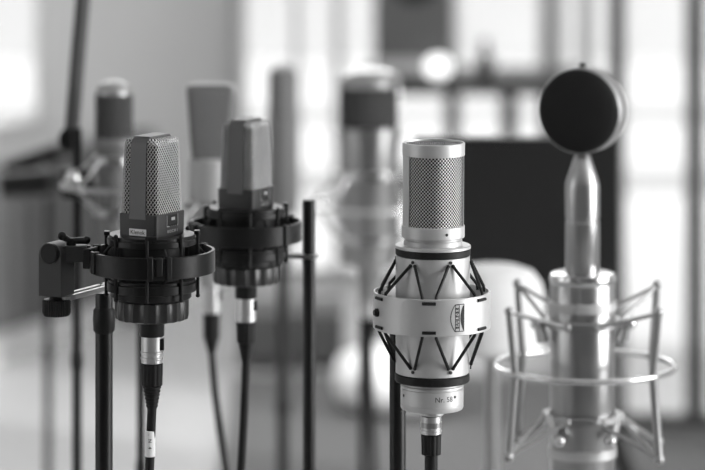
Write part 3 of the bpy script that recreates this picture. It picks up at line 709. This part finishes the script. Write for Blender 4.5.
# dark items crowding the left edge
def gear(px, row, Y, lab, w_, h_, d_, tilt=0.):
    s = Y/F; o = thing('pencil_microphone', lab, 'microphone', px, row, Y, 0, 'small dark microphones at the left edge')
    MB(row, s).tube([(-w_/2, 0, row+h_*tilt), (w_*.2, 0, row-h_*tilt*.4), (w_*.22, 0, row-h_*tilt*.44)], [h_/2, h_/2, h_*.42], 20).build('barrel', BLACK, o)
    MB(row, s).tube([(w_*.22, 0, row-h_*tilt*.44), (w_/2, 0, row-h_*tilt)], [h_*.44, h_*.40], 20).build('capsule', MDARK, o)
    MB(row, s).tube([(0, 0, row+2), (10, (5.6-Y)/s, row+14)], 4, 10).build('clip', BLACKP, o)
    return o
gear(36, 183, 5.5, 'dark lying microphone at the left edge, lower of two', 70, 27, 10, .1)
gear(42, 158, 5.7, 'dark tilted microphone at the left edge, upper of two', 70, 21, 10, .6)
stand(48, 5.6, 197, 4.0, 'blurred black stand between the two small dark microphones and the left edge', rot=.1)
# ------------------------------------------------------------------ dark screen on a stand
YP = 4.3; s = YP/F
o = bpy.data.objects.new('monitor', None); COL.objects.link(o); o.location = (X_(516, YP), YP, 0); tag(o, 'large matt black screen standing behind the silver and disc-headed microphones', 'monitor')
zt, zb = Z_(137, YP), Z_(303, YP); wd = 204*s
MB(0, 1).box(0, 0, -(zt+zb)/2, wd, .03, zt-zb).build('case', SCREEN, o, .003)
MB(0, 1).box(0, -.0155, -(zt+zb)/2, wd-.016, .002, zt-zb-.016).build('screen', SCREEN, o)
MB(0, 1).lathe([(.014, -.02), (.014, -zb-.05)], 20, cx=.0815, cy=.035).build('pole', BLACK, o)
MB(0, 1).lathe([(.2, 0), (.2, -.012), (.02, -.03)], 40, cx=.0815, cy=.035).build('foot', BLACK, o)

# ------------------------------------------------------------------ furniture at the far end
YW = 10.95
dk = bpy.data.objects.new('desk', None); COL.objects.link(dk); dk.location = (X_(480, YW), YW, 0); tag(dk, 'dark desk with open legs standing against the rear windows', 'desk')
zd = Z_(74, YW); wdk = 232*YW/F
MB(0, 1).box(0, 0, -(zd-.022), wdk, .5, .045).build('desk_top', DARKW, dk, .004)
for px in (372, 452, 509, 548, 588):
    for dy in (-.2, .2):
        MB(0, 1).box(X_(px, YW)-dk.location.x, dy, -(zd-.045)/2, .035, .035, zd-.045).build('leg', DARKW, dk)
MB(0, 1).box(0, .2, -(zd-.36), wdk-.1, .02, .09).build('crossbar', DARKW, dk)
def on_desk(name, label, cat, px, group=None, dy=0.):
    o = bpy.data.objects.new(name, None); COL.objects.link(o); o.location = (X_(px, YW+dy), YW+dy, zd); tag(o, label, cat, group); return o
sk = on_desk('loudspeaker', 'dark grey loudspeaker cabinet on the desk, cut by the top of the picture', 'loudspeaker', 413)
MB(0, 1).box(0, 0, -.20, 78*YW/F, .24, .40).build('cabinet', SPK, sk, .006)
MB(0, 1).box(0, -.122, -.035, 74*YW/F, .006, .045).build('trim_panel', WFRAMEL, sk)
MB(0, 1).tube([(0, -.118, -.30), (0, -.126, -.30)], .07, 32).build('woofer', BLACKP, sk)
bl = on_desk('highlight_ball', 'small glowing ball added for a bright highlight on the dark desk beside the loudspeaker', 'lamp', 438, dy=-.19)
GLOW = mat('highlight_glow', .8, .4); GLOW.node_tree.nodes['Principled BSDF'].inputs['Emission Color'].default_value = g(1); GLOW.node_tree.nodes['Principled BSDF'].inputs['Emission Strength'].default_value = 1.6  # emission put in to form a blown highlight beside the loudspeaker
MB(0, 1).lathe([(.022, 0), (.022, -.006), (.012, -.009)], 24).build('base', CHROMED, bl)
MB(0, 1).lathe([(.010, -.008)]+[(max(.001, .038*math.sin(PI*k/12)), -.04+.033*math.cos(PI*k/12)) for k in range(2, 13)], 32).build('globe', GLOW, bl)
bt = on_desk('bottle', 'small dark bottle standing on the desk', 'bottle', 485, dy=-.1)
MB(0, 1).lathe([(.024, 0), (.027, -.004), (.027, -.055), (.012, -.08), (.010, -.098)], 24).build('bottle_body', BLACKP, bt)
MB(0, 1).lathe([(.013, -.098), (.013, -.115), (.010, -.118)], 20).build('cap', BLACKP, bt)
# low grey cabinet
YG = 9.75
cb = bpy.data.objects.new('low_cabinet', None); COL.objects.link(cb); cb.location = (X_(292, YG), YG+.15, 0); tag(cb, 'low grey cabinet on the floor in front of the rear window', 'cabinet')
zc_ = Z_(314, YG); 
MB(0, 1).box(0, 0, -(zc_/2+.01), 104*YG/F, .3, zc_-.02).build('body', GREYC, cb, .004)
MB(0, 1).box(-.066, -.156, -(zc_/2+.01), .125, .012, zc_-.05).build('door', GREYC, cb, .002)
MB(0, 1).box(.066, -.156, -(zc_/2+.01), .125, .012, zc_-.05).build('door', GREYC, cb, .002)
# white pouf and white chair
YF = 9.1
pf = bpy.data.objects.new('pouf', None); COL.objects.link(pf); pf.location = (X_(395, YF), YF, 0); tag(pf, 'round white pouf on the grey rug behind the silver microphone', 'pouf')
zp = Z_(352, YF)
MB(0, 1).lathe([(.12, -.03), (.145, -.045), (.158, -.08), (.158, -zp+.05), (.145, -zp+.015), (.11, -zp), (.001, -zp-.006)], 48).build('cushion', WHITEF, pf, ang=70)
for k in range(3):
    a = 1+2*PI*k/3; MB(0, 1).lathe([(.012, 0), (.014, -.035)], 10, cx=.1*math.cos(a), cy=.1*math.sin(a)).build('foot', DARKW, pf)
YL = 4.0; s = YL/F
lp = bpy.data.objects.new('floor_lamp', None); COL.objects.link(lp); lp.location = (X_(492, YL), YL, 0); tag(lp, 'white rounded lamp shade in front of the black screen, right of the silver microphone', 'lamp')
zt, zb = Z_(266, YL), Z_(350, YL); R_ = 53*s
MB(0, 1).lathe([(R_*.92, -zb), (R_, -zb-.012), (R_, -zt+.035), (R_*.93, -zt+.018), (R_*.78, -zt+.006), (R_*.5, -zt), (.001, -zt)], 64).build('lamp_shade', WHITEF, lp, ang=70)
MB(0, 1).lathe([(.008, -.02), (.008, -zb)], 16).build('pole', CHROMED, lp)
MB(0, 1).lathe([(.13, 0), (.13, -.012), (.01, -.024)], 40).build('base', CHROMED, lp)
# ribbed radiator under the left-hand window
rd = bpy.data.objects.new('radiator', None); COL.objects.link(rd); c0 = on_diag(diag_t(40)); nrm_ = Vector((dd.y, -dd.x)); an_ = math.atan2(dd.y, dd.x)
rd.location = (c0[0]+nrm_.x*.05, c0[1]+nrm_.y*.05, 0); rd.rotation_euler = (0, 0, an_); tag(rd, 'grey ribbed radiator low on the slanting wall at the left edge', 'radiator')
for i in range(9):
    MB(0, 1).box(-.56+.14*i, 0, -.335, .10, .07, .47).build('rib', RADI, rd, .012)
MB(0, 1).box(0, 0, -.44, 1.2, .03, .03).build('top_pipe', RADI, rd); MB(0, 1).box(0, 0, -.16, 1.2, .03, .03).build('bottom_pipe', RADI, rd)
for x in (-.5, .5): MB(0, 1).box(x, 0, -.07, .03, .05, .14).build('foot', RADI, rd)
